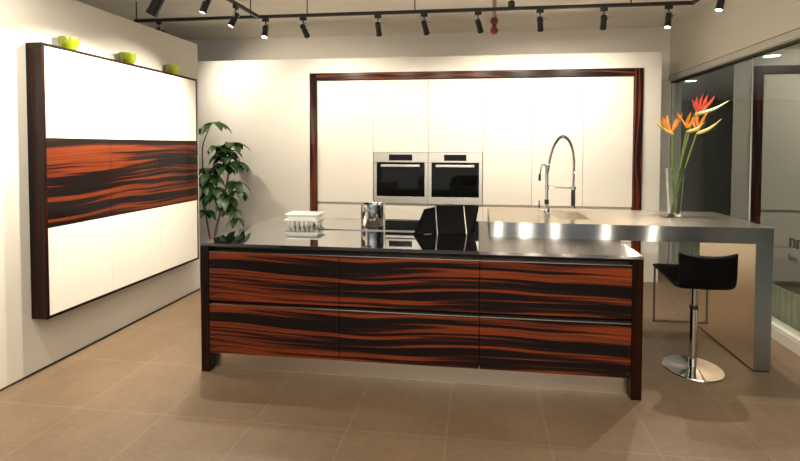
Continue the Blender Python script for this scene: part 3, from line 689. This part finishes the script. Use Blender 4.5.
mt = [(-3.49, (-2.85, 5.6, 2.15), 100, 'small dark spotlight above the left wall at the left end of the long track', .8),
      (-2.26, (-2.15, 3.6, .5), 55, 'brightly shining spotlight just right of the left track corner', 1.),
      (-1.843, (-1.74, 5.6, 1.95), 62, 'black spotlight aimed at the leftmost tall cabinet', 1.),
      (-1.04, (-1.1, 5.6, 1.75), 30, 'black spotlight above the left oven', 1.),
      (-.558, (-.30, 5.6, 1.65), 34, 'black spotlight above the right oven', 1.),
      (-.012, (.30, 5.6, 1.95), 48, 'black spotlight just left of the red pipe fitting', 1.),
      (.596, (.80, 5.6, 1.95), 60, 'black spotlight above the faucet, just right of the red pipe fitting', 1.),
      (1.204, (1.40, 5.6, 1.95), 60, 'black spotlight on the long track, second from its right end', 1.),
      (1.80, (1.50, 4.15, 1.0), 90, 'black spotlight on the long track nearest its right end', 1.)]
for x, tg_, wv, lab, sz in mt: lamp(x, TY, tg_, wv*.68, lab, sz, lit=wv > 0)
lamp(2.014, 4.03, (1.50, 3.75, 1.05), 90, 'lit spotlight on the right track branch near the glass wall', 1., rotz=math.pi/2)
lamp(-2.34, 4.10, (-2.80, 3.65, 1.5), 100, 'lit spotlight on the left track branch, nearest the track corner', 1., rotz=math.pi/2)
lamp(-2.34, 3.64, (-2.72, 3.3, 1.4), 125, 'lit spotlight on the left track branch, second from the track corner', 1., rotz=math.pi/2)
lamp(-2.34, 3.07, (-2.95, 3.02, 1.6), 125, 'large black spotlight cut by the top edge above the wall cabinet', 1.3, rotz=math.pi/2, drop=.12)
# unseen spots without fittings: added fill, plus a row inferred from the bar's glints
def off_spot(x, y, target, watts, cone=115, blend=1.):
    li = bpy.data.lights.new('spot', 'SPOT'); li.energy = watts; li.color = WARM; li.spot_size = math.radians(cone); li.spot_blend = blend; li.shadow_soft_size = .03
    lo = bpy.data.objects.new('unseen_spot_light', li); COL.objects.link(lo); lo.location = (x, y, TZ-.25)
    lo.rotation_mode = 'QUATERNION'; lo.rotation_quaternion = Vector((0, 0, -1)).rotation_difference((Vector(target)-lo.location).normalized())
for x_, tg_ in ((-2.35, (-3.1, 1.3, 1.9)), (-1.6, (-1.9, 2.9, .3)), (-.75, (-1.0, 2.9, .3)), (.29, (.0, 3.0, .4)), (.64, (.5, 3.2, .5)), (1.08, (1.1, 3.3, .6)), (1.765, (1.4, 3.3, .5)), (2.38, (1.9, 3.2, .5))):
    off_spot(x_, 1.0, tg_, 36)
off_spot(-2.34, 1.9, (-3.1, 2.3, 2.0), 70)
off_spot(-.8, -.8, (-.6, 1.8, 0), 32); off_spot(.9, -.8, (.9, 1.8, 0), 32)

# red fitting on the ceiling pipe
PYp, PXp, PZ = 4.78, .156, 2.805
rp_ = thing('sprinkler_pipe', (PXp, PYp, ZC), 'red pipe fitting on a painted pipe hanging from the ceiling', 'pipe')
bm = NB(); tube(bm, [(PXp, PYp, ZC), (PXp, PYp, PZ+.17)], .022, 14); obj('pipe', bm, M['pipe'], rp_, smooth=True)
bm = NB(); lathe(bm, [(0, PZ), (.016, PZ), (.026, PZ+.012), (.040, PZ+.025), (.042, PZ+.050), (.028, PZ+.065), (.023, PZ+.09), (.026, PZ+.112), (.041, PZ+.125), (.042, PZ+.150), (.032, PZ+.165), (.030, PZ+.175), (0, PZ+.175)], (PXp, PYp, 0), 20); obj('fitting', bm, M['red'], rp_, smooth=True)

# ------------------------------------------------------------------ soft ambient from the rest of the showroom, view
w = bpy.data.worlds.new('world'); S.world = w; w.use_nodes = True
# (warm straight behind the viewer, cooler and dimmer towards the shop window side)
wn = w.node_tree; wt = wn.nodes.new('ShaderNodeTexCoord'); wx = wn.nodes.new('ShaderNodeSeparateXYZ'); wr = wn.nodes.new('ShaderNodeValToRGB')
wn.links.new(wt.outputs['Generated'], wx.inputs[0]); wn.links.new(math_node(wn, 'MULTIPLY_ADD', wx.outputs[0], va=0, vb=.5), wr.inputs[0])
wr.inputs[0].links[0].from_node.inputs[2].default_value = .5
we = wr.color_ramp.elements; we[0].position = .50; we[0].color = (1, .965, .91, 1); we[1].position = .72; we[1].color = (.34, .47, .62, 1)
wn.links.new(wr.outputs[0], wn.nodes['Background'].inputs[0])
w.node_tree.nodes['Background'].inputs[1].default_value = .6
for yy in (5.97, 8.07):
    li = bpy.data.lights.new('corridor', 'SPOT'); li.energy = 2.5; li.color = (.9, 1, .95); li.spot_size = 2.4; li.shadow_soft_size = .08
    lo = bpy.data.objects.new('corridor_light', li); COL.objects.link(lo); lo.location = (3.57, yy, 2.73)
vs_ = S.view_settings; vs_.view_transform = 'Standard'; vs_.look = 'None'; vs_.exposure = .78; vs_.gamma = 1; vs_.use_curve_mapping = False
